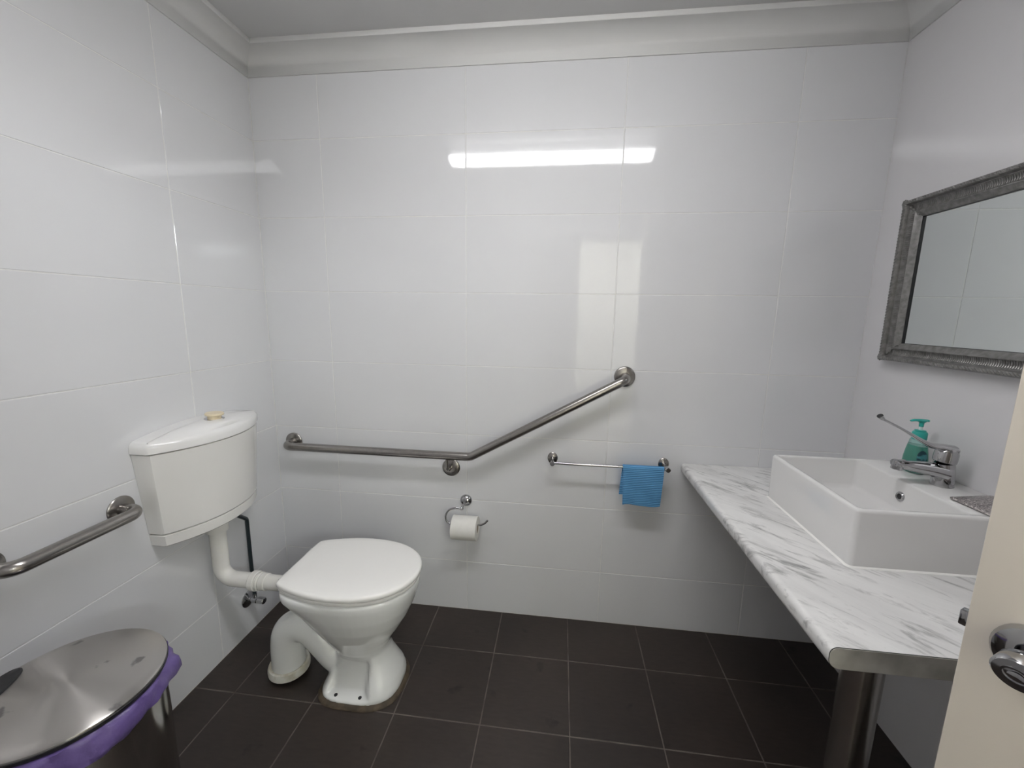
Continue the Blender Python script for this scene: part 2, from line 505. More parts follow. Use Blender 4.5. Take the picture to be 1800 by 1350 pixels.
for k, (a, b) in enumerate(wins):
    t = thing('window_%d' % (k + 1), 'high daylit window in the corridor outside the doorway', 'window', ((a + b) / 2, HY, WZ0), kind='structure')
    obj('window_pane', box(nb(), a + .03, b - .03, HY - .06, HY - .05, WZ0 + .03, WZ1 - .03), 'window_light', t)
    bm = nb()
    box(bm, a, b, HY - .08, HY - .02, WZ0, WZ0 + .03); box(bm, a, b, HY - .08, HY - .02, WZ1 - .03, WZ1)
    box(bm, a, a + .03, HY - .08, HY - .02, WZ0, WZ1); box(bm, b - .03, b, HY - .08, HY - .02, WZ0, WZ1)
    obj('window_frame', bm, 'lamp_body', t)

for k, x in enumerate((1.2, 2.7)):  # unseen fill panels, added to light the corridor and the room through the doorway
    t = thing('corridor_fill', ('left' if k == 0 else 'right') + ' added fill light panel on the corridor ceiling outside the doorway', 'lamp', (x, -2.36, 2.5))
    obj('lamp_body', box(nb(), x - .62, x + .62, -2.53, -2.19, 2.47, 2.5), 'lamp_body', t)
    obj('fill_panel', box(nb(), x - .6, x + .6, -2.51, -2.21, 2.462, 2.47), 'corridor_fill', t)

# ------------------------------------------------------------------ ceiling lamp (seen as reflections in the tiles)
LX0, LX1, LY = .565, 1.800, -1.0
t = thing('ceiling_lamp', 'long white tube lamp fixed to the ceiling, reflected in the tiles', 'lamp', ((LX0 + LX1) / 2, LY, ZT))
obj('lamp_base', box(nb(), LX0, LX1, LY - .06, LY + .06, ZT - .059, ZT, .004), 'lamp_body', t)
bm = nb()
prof = [(.080 * math.cos(PI * k / 12), ZT - .060 - .037 * math.sin(PI * k / 12)) for k in range(13)]
loft(bm, [[(x, LY + p[0], p[1]) for p in prof] for x in (LX0 + .012, LX1 - .012)])
obj('lamp_diffuser', bm, 'lamp', t)
for x in (LX0, LX1 - .012):
    bm = nb()
    loft(bm, [[(xx, LY + p[0] * 1.03, ZT - .060 + (p[1] - ZT + .060) * 1.05) for p in prof] for xx in (x, x + .012)])
    obj('end_cap', bm, 'lamp_body', t)

# ------------------------------------------------------------------ toilet pan
TY = -.417
def egg(z, xb, xf, hw, nbk, nfr, N=56):
    xc, a = (xb + xf) / 2, (xf - xb) / 2
    out = []
    for k in range(N):
        th = 2 * PI * k / N
        c, s = math.cos(th), math.sin(th)
        n = nfr if c > 0 else nbk
        out.append([xc + a * math.copysign(abs(c) ** (2 / n), c), hw * math.copysign(abs(s) ** (2 / n), s), z])
    return out

def pan_mesh():
    secs = [(.006, .462, .744, .120, 3.6, 2.7), (.022, .464, .746, .120, 3.6, 2.7), (.035, .470, .746, .117, 3.4, 2.6), (.06, .484, .741, .107, 3.0, 2.5),
            (.09, .496, .727, .094, 2.8, 2.4), (.125, .504, .709, .083, 2.6, 2.3), (.155, .500, .698, .080, 2.4, 2.2),
            (.175, .490, .698, .086, 2.3, 2.2), (.205, .470, .712, .101, 2.2, 2.2), (.25, .440, .742, .124, 2.2, 2.2), (.30, .410, .772, .146, 2.3, 2.2),
            (.35, .383, .795, .162, 2.6, 2.2), (.385, .362, .806, .170, 3.2, 2.2), (.405, .350, .811, .174, 3.6, 2.2), (.425, .347, .812, .175, 3.6, 2.2), (.434, .352, .806, .170, 3.6, 2.2)]
    # resample finely
    fine = []
    for i in range(len(secs) - 1):
        for k in range(4):
            f = k / 4
            fine.append(tuple(a * (1 - f) + b * f for a, b in zip(secs[i], secs[i + 1])))
    fine.append(secs[-1])
    bm = nb()
    rings = []
    sm = lambda e0, e1, x: (lambda q: q * q * (3 - 2 * q))(max(0, min(1, (x - e0) / (e1 - e0))))
    for s in fine:
        ring = egg(*s)
        for p in ring:
            bx = sm(.495, .520, p[0]) * (1 - sm(.640, .660, p[0]))
            bz = sm(.020, .029, s[0]) * (1 - sm(.11, .17, s[0]))
            p[1] *= 1 - .34 * bx * bz
        rings.append([(p[0], p[1] + TY, p[2]) for p in ring])
    loft(bm, rings)
    # S-trap: out of the bowl foot, up and back, over and down to the floor collar
    path = spline([(.545, TY, .055), (.485, TY, .085), (.435, TY, .145), (.392, TY, .190), (.345, TY - .003, .203), (.310, TY - .006, .180), (.298, TY - .008, .130), (.298, TY - .010, .03)], 6)
    rr = [.050 + .009 * min(1, i / (len(path) * .75)) for i in range(len(path))]
    tube(bm, path, rr, 24)
    # inlet horn at the back for the flush pipe, fillet web between trap and bowl
    tube(bm, [(.322, TY, .366), (.44, TY, .366)], .036, 20)
    tube(bm, [(.40, TY, .19), (.47, TY, .26)], [.03, .05], 16)
    tube(bm, [(.52, TY, .06), (.58, TY, .12)], [.055, .06], 16)
    o = obj('tmp', bm, 'ceramic')
    m = o.modifiers.new('r', 'REMESH'); m.mode = 'VOXEL'; m.voxel_size = .0045; m.use_smooth_shade = True
    s = o.modifiers.new('s', 'SMOOTH'); s.factor = .5; s.iterations = 7
    dg = bpy.context.evaluated_depsgraph_get()
    me = bpy.data.meshes.new_from_object(o.evaluated_get(dg))
    bpy.data.objects.remove(o)
    me.name = 'pan'
    for p in me.polygons: p.use_smooth = True
    return me

tp = thing('toilet', 'white ceramic toilet pan with closed lid standing on the dark floor', 'toilet', (.6, TY, 0))
me = pan_mesh()
if not me.materials: me.materials.append(MT['ceramic'])
pan = bpy.data.objects.new('pan', me); COL.objects.link(pan); pan.parent = tp
pan.matrix_parent_inverse = Matrix.Translation(-tp.location)

def plate(name, outline, layers, material, parent):
    """outline: 2D ccw; layers: (inset, z)."""
    bm = nb()
    rings = []
    for d, z in layers:
        if d <= .012:
            rings.append([(p[0], p[1], z) for p in inset_ring(outline, d)])
        else:                          # deeper layers shrink about the middle so corners cannot cross
            mx_, my_ = sum(p[0] for p in outline) / len(outline), sum(p[1] for p in outline) / len(outline)
            k_ = 1 - d / .18
            rings.append([(mx_ + (p[0] - mx_) * k_, my_ + (p[1] - my_) * k_, z) for p in outline])
    loft(bm, rings)
    return obj(name, bm, material, parent, angle=40)
half = [(.362, 0), (.362, .070), (.364, .118), (.375, .137), (.43, .158), (.50, .175), (.57, .181), (.64, .176), (.70, .160), (.755, .130), (.793, .090), (.814, .045), (.820, 0)]
def outline_of(h):
    up_ = [(p[0], TY + p[1]) for p in h]
    dn_ = [(p[0], TY - p[1]) for p in h[1:-1]]
    loop = list(reversed(up_)) + dn_            # front -> up side -> back -> near side
    # ccw order when seen from above: front(+x), +y, back, -y
    sp_ = spline([(a, b, 0) for a, b in loop], 3, closed=True)
    return [(p.x, p.y) for p in sp_]
OUT = outline_of(half)
plate('seat', inset_ring(OUT, .004), [(.012, .4345), (.002, .4365), (0, .440), (0, .446), (.004, .449), (.012, .4495)], 'seat', tp)
plate('lid', OUT, [(.012, .4515), (.002, .4525), (0, .455), (0, .463), (.0015, .4665), (.005, .4695), (.012, .4715), (.03, .4730), (.06, .4742), (.11, .4750)], 'seat', tp)
for s in (-1, 1):
    bm = nb()
    tube(bm, [(.357, TY + s * .075 - .02, .448), (.357, TY + s * .075 + .02, .448)], .010, 12)
    obj('hinge', bm, 'seat', tp)
bm = nb()
lathe(bm, [(.050, .012), (.066, .012), (.072, .018), (.073, .034), (.070, .044), (.064, .047), (.058, .044), (.057, .020), (.050, .020)], (.298, TY - .010, 0), closed=True)
obj('trap_collar', bm, 'collar', tp)
for x in (.538, .628):
    for s in (-1, 1):
        bm = nb()
        lathe(bm, [(.0062, 0), (.0062, .0030), (.004, .0036)], (x, TY + s * .1010, .0225), (0, 0, 1), 14)
        obj('bolt_hole', bm, 'dark', tp)
# dirty sealant bead round the foot
bm = nb()
foot = [(p[0], p[1] + TY) for p in egg(0, .455, .751, .1275, 3.6, 2.7, 96)]
rings = []
for d, z in ((-.006, .0), (-.005, .004), (-.001, .009), (.006, .012), (.03, .012)):
    rg = inset_ring(foot, d)
    rings.append([(p[0] + random.uniform(-1, 1) * .0012, p[1] + random.uniform(-1, 1) * .0012, max(.0002, z + (random.uniform(-1, 1) * .0012 if z else 0))) for p in rg])
loft(bm, rings)
obj('sealant_bead', bm, 'sealant', tp)

# ------------------------------------------------------------------ cistern
def cis_ring(hw, sd, bow, z, N=28, d=0.0):
    pts = [(0.001, TY + hw - d), (sd * .5, TY + hw - d), (sd - .006, TY + hw - d)]
    for k in range(N + 1):
        q = 1 - 2 * k / N
        q = max(-.985, min(.985, q))
        pts.append((sd - d + (bow - sd) * (1 - abs(q) ** 2.1) , TY + q * (hw - d)))
    pts += [(sd - .006, TY - hw + d), (sd * .5, TY - hw + d), (0.001, TY - hw + d)]
    return [(x, y, z) for x, y in pts]
ct = thing('cistern', 'off-white wall-hung cistern with bowed front above the toilet pan', 'cistern', (0, TY, .609))
bm = nb()
loft(bm, [cis_ring(.201, .050, .122, .611, d=.004), cis_ring(.201, .050, .122, .609, d=.012)][::-1] + [cis_ring(.202, .050, .124, .616), cis_ring(.205, .051, .127, .650), cis_ring(.205, .051, .127, .652, d=.003)])
obj('base_tray', bm, 'cistern', ct, angle=30)
bm = nb()
loft(bm, [cis_ring(.205, .052, .128, .654, d=.004), cis_ring(.206, .052, .129, .658)] + [cis_ring(.206 + .020 * f, .052 + .008 * f, .129 + .018 * f, .658 + .268 * f) for f in (.25, .5, .75, 1)] + [cis_ring(.226, .060, .147, .9275, d=.003)])
obj('tank', bm, 'cistern', ct, angle=30)
bm = nb()
secs = []
for f, d, z in ((0, .003, .9295), (1, 0, .9315), (1, 0, .948), (1, .002, .957), (1, .007, .964), (1, .014, .968)):
    secs.append(cis_ring(.230, .062, .151, z, d=d))
base = cis_ring(.230, .062, .151, .968, d=.014)
cx = .075
for sc in (.9, .75, .5, .25, .05):
    ring = []
    for x, y, z in base:
        yy = TY + (y - TY) * sc
        ring.append((cx * (1 - sc) * .6 + x * (sc if x > .03 else 1) * 1.0 if x > .03 else x, yy, .968))
    # dome the top along its length and across
    ring = [(x, y, .968 + .020 * (1 - ((y - TY) / .216) ** 2) * min(1, (1 - sc) * 6) ) for x, y, z in ring]
    secs.append(ring)
# build the lid as a grid dome instead of nested rings for a clean top
top0 = secs[:6]
rings = [[bm.verts.new(p) for p in s] for s in top0]
skin(bm, rings, True, False)
last = rings[-1]
n = len(last)
prev = last
for i in range(1, n // 2):
    pass
half_n = n // 2
cols = []
for i in range(half_n):                       # pair far-side and near-side vertices, bridge with a domed strip
    a, b = last[i], last[n - 1 - i]
    st = [a]
    for k in range(1, 12):
        f = k / 12
        p = a.co.lerp(b.co, f)
        edge = min(1.0, i / 5.0)
        p = Vector((p.x, p.y, .968 + .022 * (1 - (2 * f - 1) ** 2) * (.55 + .45 * math.cos(min(1, i / half_n) * PI / 2))))
        st.append(bm.verts.new(p))
    st.append(b)
    cols.append(st)
for c0, c1 in zip(cols, cols[1:]):
    for k in range(12):
        bm.faces.new((c0[k], c0[k + 1], c1[k + 1], c1[k]))
if n % 2:
    mid = last[half_n]
    c0 = cols[-1]
    for k in range(12):
        bm.faces.new((c0[k], c0[k + 1], mid))
try:
    bm.faces.new(cols[0])
except ValueError:
    pass
obj('cistern_lid', bm, 'cistern_lid', ct, angle=30)
bm = nb()
lathe(bm, [(.033, 0), (.034, .002), (.030, .005), (.022, .005)], (.078, TY + .005, .9835), (.06, 0, 1), 28)
fb_ring = obj('button_ring', bm, 'chrome', ct)
bm = nb()
lathe(bm, [(.021, .004), (.021, .016), (.0285, .019), (.029, .023), (.027, .0255), (.012, .0265)], (.078, TY + .005, .9835), (.06, 0, 1), 28)
obj('flush_button', bm, 'button', ct)['label'] = 'cream coloured flush button'
# flush pipe
path = fillet([(.045, TY, .60), (.045, TY, .366), (.3215, TY, .366)], .052, 10)
bm = nb(); tube(bm, path, .0275, 22)
fp = obj('flush_pipe', bm, 'pvc', ct)
bm = nb(); lathe(bm, [(.028, .560), (.036, .560), (.037, .565), (.037, .600), (.028, .600)], (.045, TY, 0), closed=True); obj('pipe_nut', bm, 'pvc', fp)
for a, b, r in ((.168, .192, .036), (.198, .206, .0335), (.206, .232, .031)):
    bm = nb()
    lathe(bm, [(.0265, a), (r - .003, a), (r, a + .003), (r, b - .003), (r - .003, b), (.0265, b)], (0, TY, .366), (1, 0, 0), 28, closed=True)
    obj('pipe_coupling', bm, 'pvc', fp)

# stop valve and hose
vy, vz = -.262, .155
sv = thing('stop_valve', 'small chrome stop valve low on the tiled wall with a black hose', 'valve', (0, vy, vz))
bm = nb(); lathe(bm, [(.034, .0005), (.034, .004), (.029, .009), (.014, .013), (.010, .014)], (0, vy, vz), (1, 0, 0), 28); obj('wall_flange', bm, 'chrome', sv)
bm = nb(); lathe(bm, [(.010, .010), (.010, .026), (.013, .027), (.013, .045), (.010, .047), (.008, .05)], (0, vy, vz), (1, 0, 0), 20)
tube(bm, [(.036, vy, vz), (.036, vy, vz + .03)], .0085, 14); obj('valve_body', bm, 'chrome', sv)
bm = nb(); lathe(bm, [(.008, .046), (.013, .049), (.0145, .053), (.0145, .076), (.012, .079), (.009, .0795)], (0, vy, vz), (1, 0, 0), 12)
kb = obj('knob', bm, 'chrome', sv)
bm = nb(); lathe(bm, [(.0075, .0796), (.006, .0803)], (0, vy, vz), (1, 0, 0), 14); obj('knob_cap', bm, 'dark', kb)
bm = nb(); tube(bm, fillet([(.036, vy, vz + .025), (.030, vy + .004, .30), (.028, vy + .006, .520), (.04, vy - .045, .560), (.055, vy - .085, .595), (.055, vy - .085, .6085)], .018, 6), .0076, 12)
obj('supply_hose', bm, 'hose', sv)['label'] = 'black flexible supply hose'

# ------------------------------------------------------------------ grab bars
def flange(name, cen, axis, r, parent, material='steel'):
    bm = nb()
    lathe(bm, [(r, .0004), (r, .003), (r - .002, .0055), (r * .82, .0075), (r * .55, .0095), (r * .5, .0100)], cen, axis, 36)
    return obj(name, bm, material, parent)
gb = thing('grab_bar', 'long brushed steel grab bar with upward bend on the back wall', 'grab bar', (.8, 0, .77))
BR, SO = .0178, -.072
A, B, C_ = Vector((.085, -.0012, .778)), Vector((.927, SO, .774)), Vector((1.552, -.0012, 1.126))
path = fillet([A, (A.x, SO, .776), B, (C_.x, SO, C_.z), C_], [0, .038, .05, .038, 0], 9)
bm = nb(); tube(bm, path, BR, 20); obj('bar', bm, 'steel', gb)
flange('wall_flange', A, (0, -1, 0), .040, gb); flange('wall_flange', C_, (0, -1, 0), .042, gb)
Fm = Vector((.826, -.0012, .696))
flange('wall_flange', Fm, (0, -1, 0), .040, gb)
bm = nb(); tube(bm, fillet([Fm, (Fm.x, SO + .004, Fm.z + .004), (Fm.x, SO, .765)], [0, .030, 0], 8), .0065, 14)
obj('support_stem', bm, 'steel', gb)

g2 = thing('grab_rail', 'short brushed steel grab rail on the left wall above the bin', 'grab bar', (0, -.84, .775))
A2, B2 = Vector((0, -.692, .776)), Vector((0, -.992, .776))
bm = nb(); tube(bm, fillet([A2, (.068, A2.y, .776), (.068, B2.y, .776), B2], [0, .034, .050, 0], 9), BR, 20); obj('bar', bm, 'steel', g2)
flange('wall_flange', A2, (1, 0, 0), .040, g2); flange('wall_flange', B2, (1, 0, 0), .040, g2)

# ------------------------------------------------------------------ towel rail and cloth
tr = thing('towel_rail', 'thin chrome towel rail on the back wall beside the bench', 'towel rail', (1.5, 0, .765))
for x in (1.272, 1.731):
    bm = nb(); lathe(bm, [(.026, .0004), (.026, .003), (.023, .006), (.010, .010), (.0085, .012)], (x, 0, .765), (0, -1, 0), 26, sx=1.0, sy=.82)
    obj('wall_flange', bm, 'steel', tr)
    bm = nb(); tube(bm, [(x, -.008, .765), (x, -.045, .766), (x, -.082, .767), (x, -.084, .767)], [.0085, .0075, .0098, .008], 16)
    obj('bracket', bm, 'chrome', tr)
bm = nb(); tube(bm, [(1.275, -.070, .767), (1.728, -.070, .767)], .0055, 14); obj('rod', bm, 'chrome', tr)
# folded cloth hanging over the rod
bm = nb()
X0, X1 = 1.556, 1.716
prof = []
for k in range(15): prof.append((-.070 - .0085 - .003 * math.sin(k / 14 * PI), .610 + (.767 - .610) * k / 14))
for k in range(1, 8):
    a = PI * k / 8
    prof.append((-.070 - .0085 * math.cos(a), .767 + .0085 * math.sin(a)))
for k in range(11): prof.append((-.070 + .0085 + .002 * math.sin(k / 10 * PI), .767 - .120 * k / 10))
NX = 14
def cl(i, j, off):
    x = X0 + (X1 - X0) * i / NX
    y, z = prof[j]
    y0, z0 = prof[max(0, j - 1)]; y1, z1 = prof[min(len(prof) - 1, j + 1)]
    t_ = Vector((0, y1 - y0, z1 - z0)).normalized()
    nrm = Vector((0, -t_.z, t_.y))
    hang = max(0, min(1, (.767 - z) / .15))
    wv = .0022 * math.sin(i * .9 + j * .15) * hang
    xx = x + (.006 * hang * (1 - 2 * i / NX) if j < 15 else -.010 * hang)
    zz = z + (.003 * math.sin(i * .5) * (1 if j == 0 else 0))
    return Vector((xx, y + wv, zz)) + nrm * off
fr = [[bm.verts.new(cl(i, j, .0022)) for i in range(NX + 1)] for j in range(len(prof))]
bk = [[bm.verts.new(cl(i, j, -.0022)) for i in range(NX + 1)] for j in range(len(prof))]
for j in range(len(prof) - 1):
    for i in range(NX):
        bm.faces.new((fr[j][i], fr[j][i + 1], fr[j + 1][i + 1], fr[j + 1][i]))
        bm.faces.new((bk[j][i + 1], bk[j][i], bk[j + 1][i], bk[j + 1][i + 1]))
    bm.faces.new((fr[j][0], fr[j + 1][0], bk[j + 1][0], bk[j][0]))
    bm.faces.new((fr[j + 1][NX], fr[j][NX], bk[j][NX], bk[j + 1][NX]))
for i in range(NX):
    bm.faces.new((fr[0][i + 1], fr[0][i], bk[0][i], bk[0][i + 1]))
    bm.faces.new((fr[-1][i], fr[-1][i + 1], bk[-1][i + 1], bk[-1][i]))
tag(obj('cleaning_cloth', bm, 'cloth'), 'bright blue ribbed cloth folded over the towel rail', 'cloth')

# ------------------------------------------------------------------ toilet paper
th_ = thing('paper_holder', 'chrome toilet paper holder with a curved wire arm', 'paper holder', (.893, 0, .545))
bm = nb(); lathe(bm, [(.027, .0004), (.027, .004), (.024, .010), (.016, .017), (.008, .020)], (.893, 0, .545), (0, -1, 0), 30); obj('wall_flange', bm, 'chrome', th_)
bm = nb(); tube(bm, [(.893, -.015, .545), (.884, -.045, .530)], .0045, 12)
lathe(bm, [(.001, -.009), (.006, -.007), (.0088, -.003), (.0092, 0), (.0088, .003), (.006, .007), (.001, .009)], (.884, -.050, .528), (1, 0, 0), 16)
obj('ball_joint', bm, 'chrome', th_)
arm = spline([(.884, -.050, .528), (.858, -.054, .530), (.832, -.058, .523), (.816, -.060, .500), (.816, -.061, .478), (.828, -.062, .463), (.850, -.062, .458), (.90, -.062, .459), (.960, -.062, .462), (.985, -.062, .470), (.999, -.062, .484), (1.001, -.062, .488)], 5)
bm = nb(); tube(bm, arm, .0042, 12); obj('wire_arm', bm, 'chrome', th_)
RC = Vector((.902, -.062, .4455)); RR = .052
rl = thing('paper_roll', 'white toilet paper roll hanging on the wire holder', 'toilet paper', RC)
bm = nb(); lathe(bm, [(.0195, -.055), (RR - .001, -.055), (RR, -.054), (RR, .054), (RR - .001, .055), (.0195, .055)], RC, (1, 0, 0), 40, closed=True); obj('paper', bm, 'paper', rl)
bm = nb(); lathe(bm, [(.0185, -.0545), (.0194, -.0545), (.0194, .0545), (.0185, .0545)], RC, (1, 0, 0), 30, closed=True); obj('core', bm, 'card', rl)

# ------------------------------------------------------------------ bench top, post
BX, BY, BZ, BT = 1.802, -.962, .772, .045
wt = thing('vanity_bench', 'white and grey marble-look bench top along the right wall', 'bench', (2.1, -.48, BZ - BT))
prof = [(W - .001, BZ)]
r1, r2 = .014, .020
for k in range(7):
    a = PI / 2 + PI / 2 * k / 6
    prof.append((BX + r1 + r1 * math.cos(a), BZ - r1 + r1 * math.sin(a)))
for k in range(7):
    a = PI + PI / 2 * k / 6
    prof.append((BX + r2 + r2 * math.cos(a), BZ - BT + r2 + r2 * math.sin(a)))
prof.append((W - .001, BZ - BT))
bm = nb(); loft(bm, [[(x, y, z) for x, z in prof] for y in (BY, -.002)]); obj('slab', bm, 'marble', wt)
bm = nb(); loft(bm, [[(x, y, z) for x, z in prof] for y in (BY - .0012, BY - .0002)]); obj('glue_line', bm, 'line', wt)
cxm, czm = (BX + W) / 2, BZ - BT / 2
pin = [(cxm + (x - cxm) * .9975, czm + (z - czm) * .955) for x, z in prof]
bm = nb(); loft(bm, [[(x, y, z) for x, z in pin] for y in (BY - .0022, BY - .0012)]); obj('edge_band', bm, 'band', wt)['label'] = 'grey laminate end strip'
ps = thing('bench_post', 'round brushed steel post holding up the bench corner', 'post', (1.985, -.805, 0))
bm = nb(); lathe(bm, [(.038, .004), (.038, BZ - BT - .006)], (1.985, -.805, 0), seg=40); obj('tube', bm, 'post_steel', ps)
bm = nb(); lathe(bm, [(.050, 0), (.050, .004), (.046, .008), (.038, .009)], (1.985, -.805, 0), seg=40); obj('foot_plate', bm, 'post_steel', ps)
bm = nb(); lathe(bm, [(.038, BZ - BT - .010), (.055, BZ - BT - .005), (.055, BZ - BT)], (1.985, -.805, 0), seg=40); obj('top_plate', bm, 'post_steel', ps)

# ------------------------------------------------------------------ basin
SX0, SX1, SY0, SY1, SZ0, SZ1 = 2.003, W - .003, -.690, -.283, BZ + .0005, .921
def rrect(x0, x1, y0, y1, r, n=6):
    out = []
    for cx_, cy_, a0 in ((x1 - r, y1 - r, 0), (x0 + r, y1 - r, PI / 2), (x0 + r, y0 + r, PI), (x1 - r, y0 + r, 1.5 * PI)):
        for k in range(n + 1):
            a = a0 + PI / 2 * k / n
            out.append((cx_ + r * math.cos(a), cy_ + r * math.sin(a)))
    return out
sk = thing('basin', 'square white ceramic basin sitting on the marble-look bench', 'basin', (2.2, -.487, SZ0))
bm = nb()
layers = [(rrect(SX0 + .002, SX1, SY0 + .002, SY1 - .002, .012), SZ0), (rrect(SX0 + .001, SX1, SY0 + .001, SY1 - .001, .013), SZ0 + .01),
          (rrect(SX0, SX1, SY0, SY1, .013), SZ1 - .008), (rrect(SX0 + .0015, SX1 - .0015, SY0 + .0015, SY1 - .0015, .012), SZ1 - .003), (rrect(SX0 + .005, SX1 - .005, SY0 + .005, SY1 - .005, .010), SZ1)]
IX0, IX1, IY0, IY1 = SX0 + .016, 2.262, SY0 + .016, SY1 - .016
layers += [(rrect(IX0 - .003, IX1 + .003, IY0 - .003, IY1 + .003, .012), SZ1), (rrect(IX0 - .0005, IX1 + .0005, IY0 - .0005, IY1 + .0005, .012), SZ1 - .0025), (rrect(IX0, IX1, IY0, IY1, .012), SZ1 - .007),
           (rrect(IX0 + .006, IX1 - .004, IY0 + .006, IY1 - .006, .014), SZ1 - .080), (rrect(IX0 + .010, IX1 - .008, IY0 + .010, IY1 - .010, .016), SZ1 - .090), (rrect(IX0 + .020, IX1 - .018, IY0 + .020, IY1 - .020, .016), SZ1 - .094),
           (rrect(2.125, 2.155, -.502, -.472, .0149), SZ1 - .101)]
loft(bm, [[(x, y, z) for x, y in r] for r, z in layers])
obj('bowl', bm, 'basin', sk, angle=50)
oc = Vector((IX1 - .0022, -.478, .876))
bm = nb(); lathe(bm, [(.0075, .0), (.0135, .0), (.0135, .0025), (.0115, .0050), (.0080, .0040)], oc, (-1, 0, .05), 26, closed=True); ov = obj('overflow_ring', bm, 'chrome', sk)
bm = nb(); lathe(bm, [(.0078, .0002), (.0074, .0012)], oc, (-1, 0, .05), 22); obj('overflow_hole', bm, 'dark', sk)
bm = nb(); lathe(bm, [(.020, .0), (.020, .002), (.014, .004)], (2.14, -.487, SZ1 - .1006), (0, 0, 1), 24); obj('plug_hole', bm, 'chrome', sk)
bm = nb()
ro, ri = rrect(SX0 - .004, SX1, SY0 - .004, SY1 + .004, .014), rrect(SX0 + .004, SX1, SY0 + .004, SY1 - .004, .012)
loft(bm, [[(x, y, BZ + .0003) for x, y in ro], [(x, y, BZ + .0016) for x, y in rrect(SX0 - .003, SX1, SY0 - .003, SY1 + .003, .014)], [(x, y, BZ + .004) for x, y in ri]])
obj('sealant_bead', bm, 'seat', sk)

# ------------------------------------------------------------------ mixer tap
KX, KY, KZ = 2.345, -.492, SZ1
tpx = thing('mixer_tap', 'chrome lever mixer tap on the back ledge of the basin', 'tap', (KX, KY, KZ))
bm = nb()
tube(bm, [(KX, KY, KZ), (KX - .0005, KY, KZ + .006), (KX - .001, KY, KZ + .03), (KX - .003, KY, KZ + .055), (KX - .005, KY, KZ + .066)], [.0245, .0240, .0225, .0225, .0225], 28)
obj('tap_body', bm, 'chrome', tpx)
bm = nb()
sp_path = spline([(KX - .004, KY, KZ + .038), (KX - .04, KY, KZ + .046), (KX - .085, KY, KZ + .052), (KX - .112, KY, KZ + .056), (KX - .128, KY, KZ + .0575)], 5)
nsp = len(sp_path)
tube(bm, sp_path, [.028 - .014 * min(1, i / (nsp - 5)) for i in range(nsp)], 20, ell=(.78, 1))
so = obj('spout', bm, 'chrome', tpx)
bm = nb(); lathe(bm, [(.0125, -.014), (.0135, -.012), (.0135, .010), (.011, .013)], (KX - .118, KY, KZ + .053), (.15, 0, 1), 20); obj('aerator', bm, 'chrome', so)
bm = nb()
lathe(bm, [(.0225, 0), (.0245, .002), (.0250, .012), (.0245, .026), (.0215, .036), (.014, .042), (.004, .044)], (KX - .005, KY, KZ + .067), (.10, 0, 1), 28)
hd = obj('tap_head', bm, 'chrome', tpx)
bm = nb()
lv = spline([(KX + .010, KY, KZ + .103), (KX - .016, KY, KZ + .108), (KX - .045, KY, KZ + .112), (KX - .075, KY + .001, KZ + .127), (KX - .12, KY + .003, KZ + .153), (KX - .160, KY + .004, KZ + .173), (KX - .172, KY + .004, KZ + .179), (KX - .180, KY + .004, KZ + .187)], 5)
nl = len(lv)
rad = []
for i in range(nl):
    f = i / (nl - 1)
    rad.append(.021 * (1 - f / .55) + .0062 * (f / .55) if f < .55 else (.0062 if f < .80 else .0062 + .0035 * min(1, (f - .80) / .12)))
tube(bm, lv, rad, 18, ell=(.55, 1))
obj('lever', bm, 'chrome', tpx)
bm = nb(); lathe(bm, [(.0074, 0), (.0074, .0018), (.005, .003)], (KX - .1795, KY + .004, KZ + .1868), (-.62, -.25, .74), 16, ); obj('lever_end', bm, 'dark', tpx)

# ------------------------------------------------------------------ soap bottle
PX, PY, PZ = 2.352, -.388, SZ1
sb = thing('soap_bottle', 'green liquid soap pump bottle behind the tap', 'soap bottle', (PX, PY, PZ))
bp_prof = [(.024, .0005), (.031, .003), (.0335, .010), (.0345, .024), (.033, .045), (.030, .065), (.027, .080), (.0245, .090), (.0235, .096), (.020, .101), (.012, .103)]
bm = nb(); lathe(bm, bp_prof, (PX, PY, PZ), seg=36, sx=.72, sy=1.0); obj('bottle', bm, 'bottle', sb)
bm = nb(); lathe(bm, [(max(.002, r - .0018), h + (.0025 if h < .01 else 0)) for r, h in bp_prof if h <= .082] + [(.024, .0825)], (PX, PY, PZ), seg=36, sx=.72, sy=1.0); obj('soap', bm, 'soap_liquid', sb)
bm = nb()
# label: an oval patch wrapped on the front of the bottle
pts = []
for k in range(20):
    a = 2 * PI * k / 20
    h = .052 + .021 * math.sin(a)
    phi = PI + 1.30 + .50 * math.cos(a)
    r_ = next(r0 + (r1_ - r0) * (h - h0) / (h1 - h0) for (r0, h0), (r1_, h1) in zip(bp_prof, bp_prof[1:]) if h0 <= h <= h1) + .0009
    pts.append((PX + r_ * .72 * math.cos(phi), PY + r_ * math.sin(phi), PZ + h))
cen = (PX + .0316 * .72 * math.cos(PI + 1.30), PY + .0332 * math.sin(PI + 1.30), PZ + .052)
c_ = bm.verts.new(cen); vs_ = [bm.verts.new(p) for p in pts]
for k in range(20): bm.faces.new((c_, vs_[k], vs_[(k + 1) % 20]))
obj('label_sticker', bm, 'soap_label', sb)
bm = nb(); lathe(bm, [(.0150, .100), (.0170, .101), (.0175, .103), (.0175, .120), (.0155, .124), (.013, .1245), (.013, .128), (.007, .129)], (PX, PY, PZ), seg=28); obj('cap', bm, 'soap_cap', sb)
bm = nb(); lathe(bm, [(.0042, .126), (.0042, .142)], (PX, PY, PZ), seg=14); obj('pump_stem', bm, 'stem', sb)
bm = nb()
lathe(bm, [(.0055, .139), (.0058, .150), (.010, .155), (.012, .1575), (.010, .160), (.004, .161)], (PX, PY, PZ), seg=20)
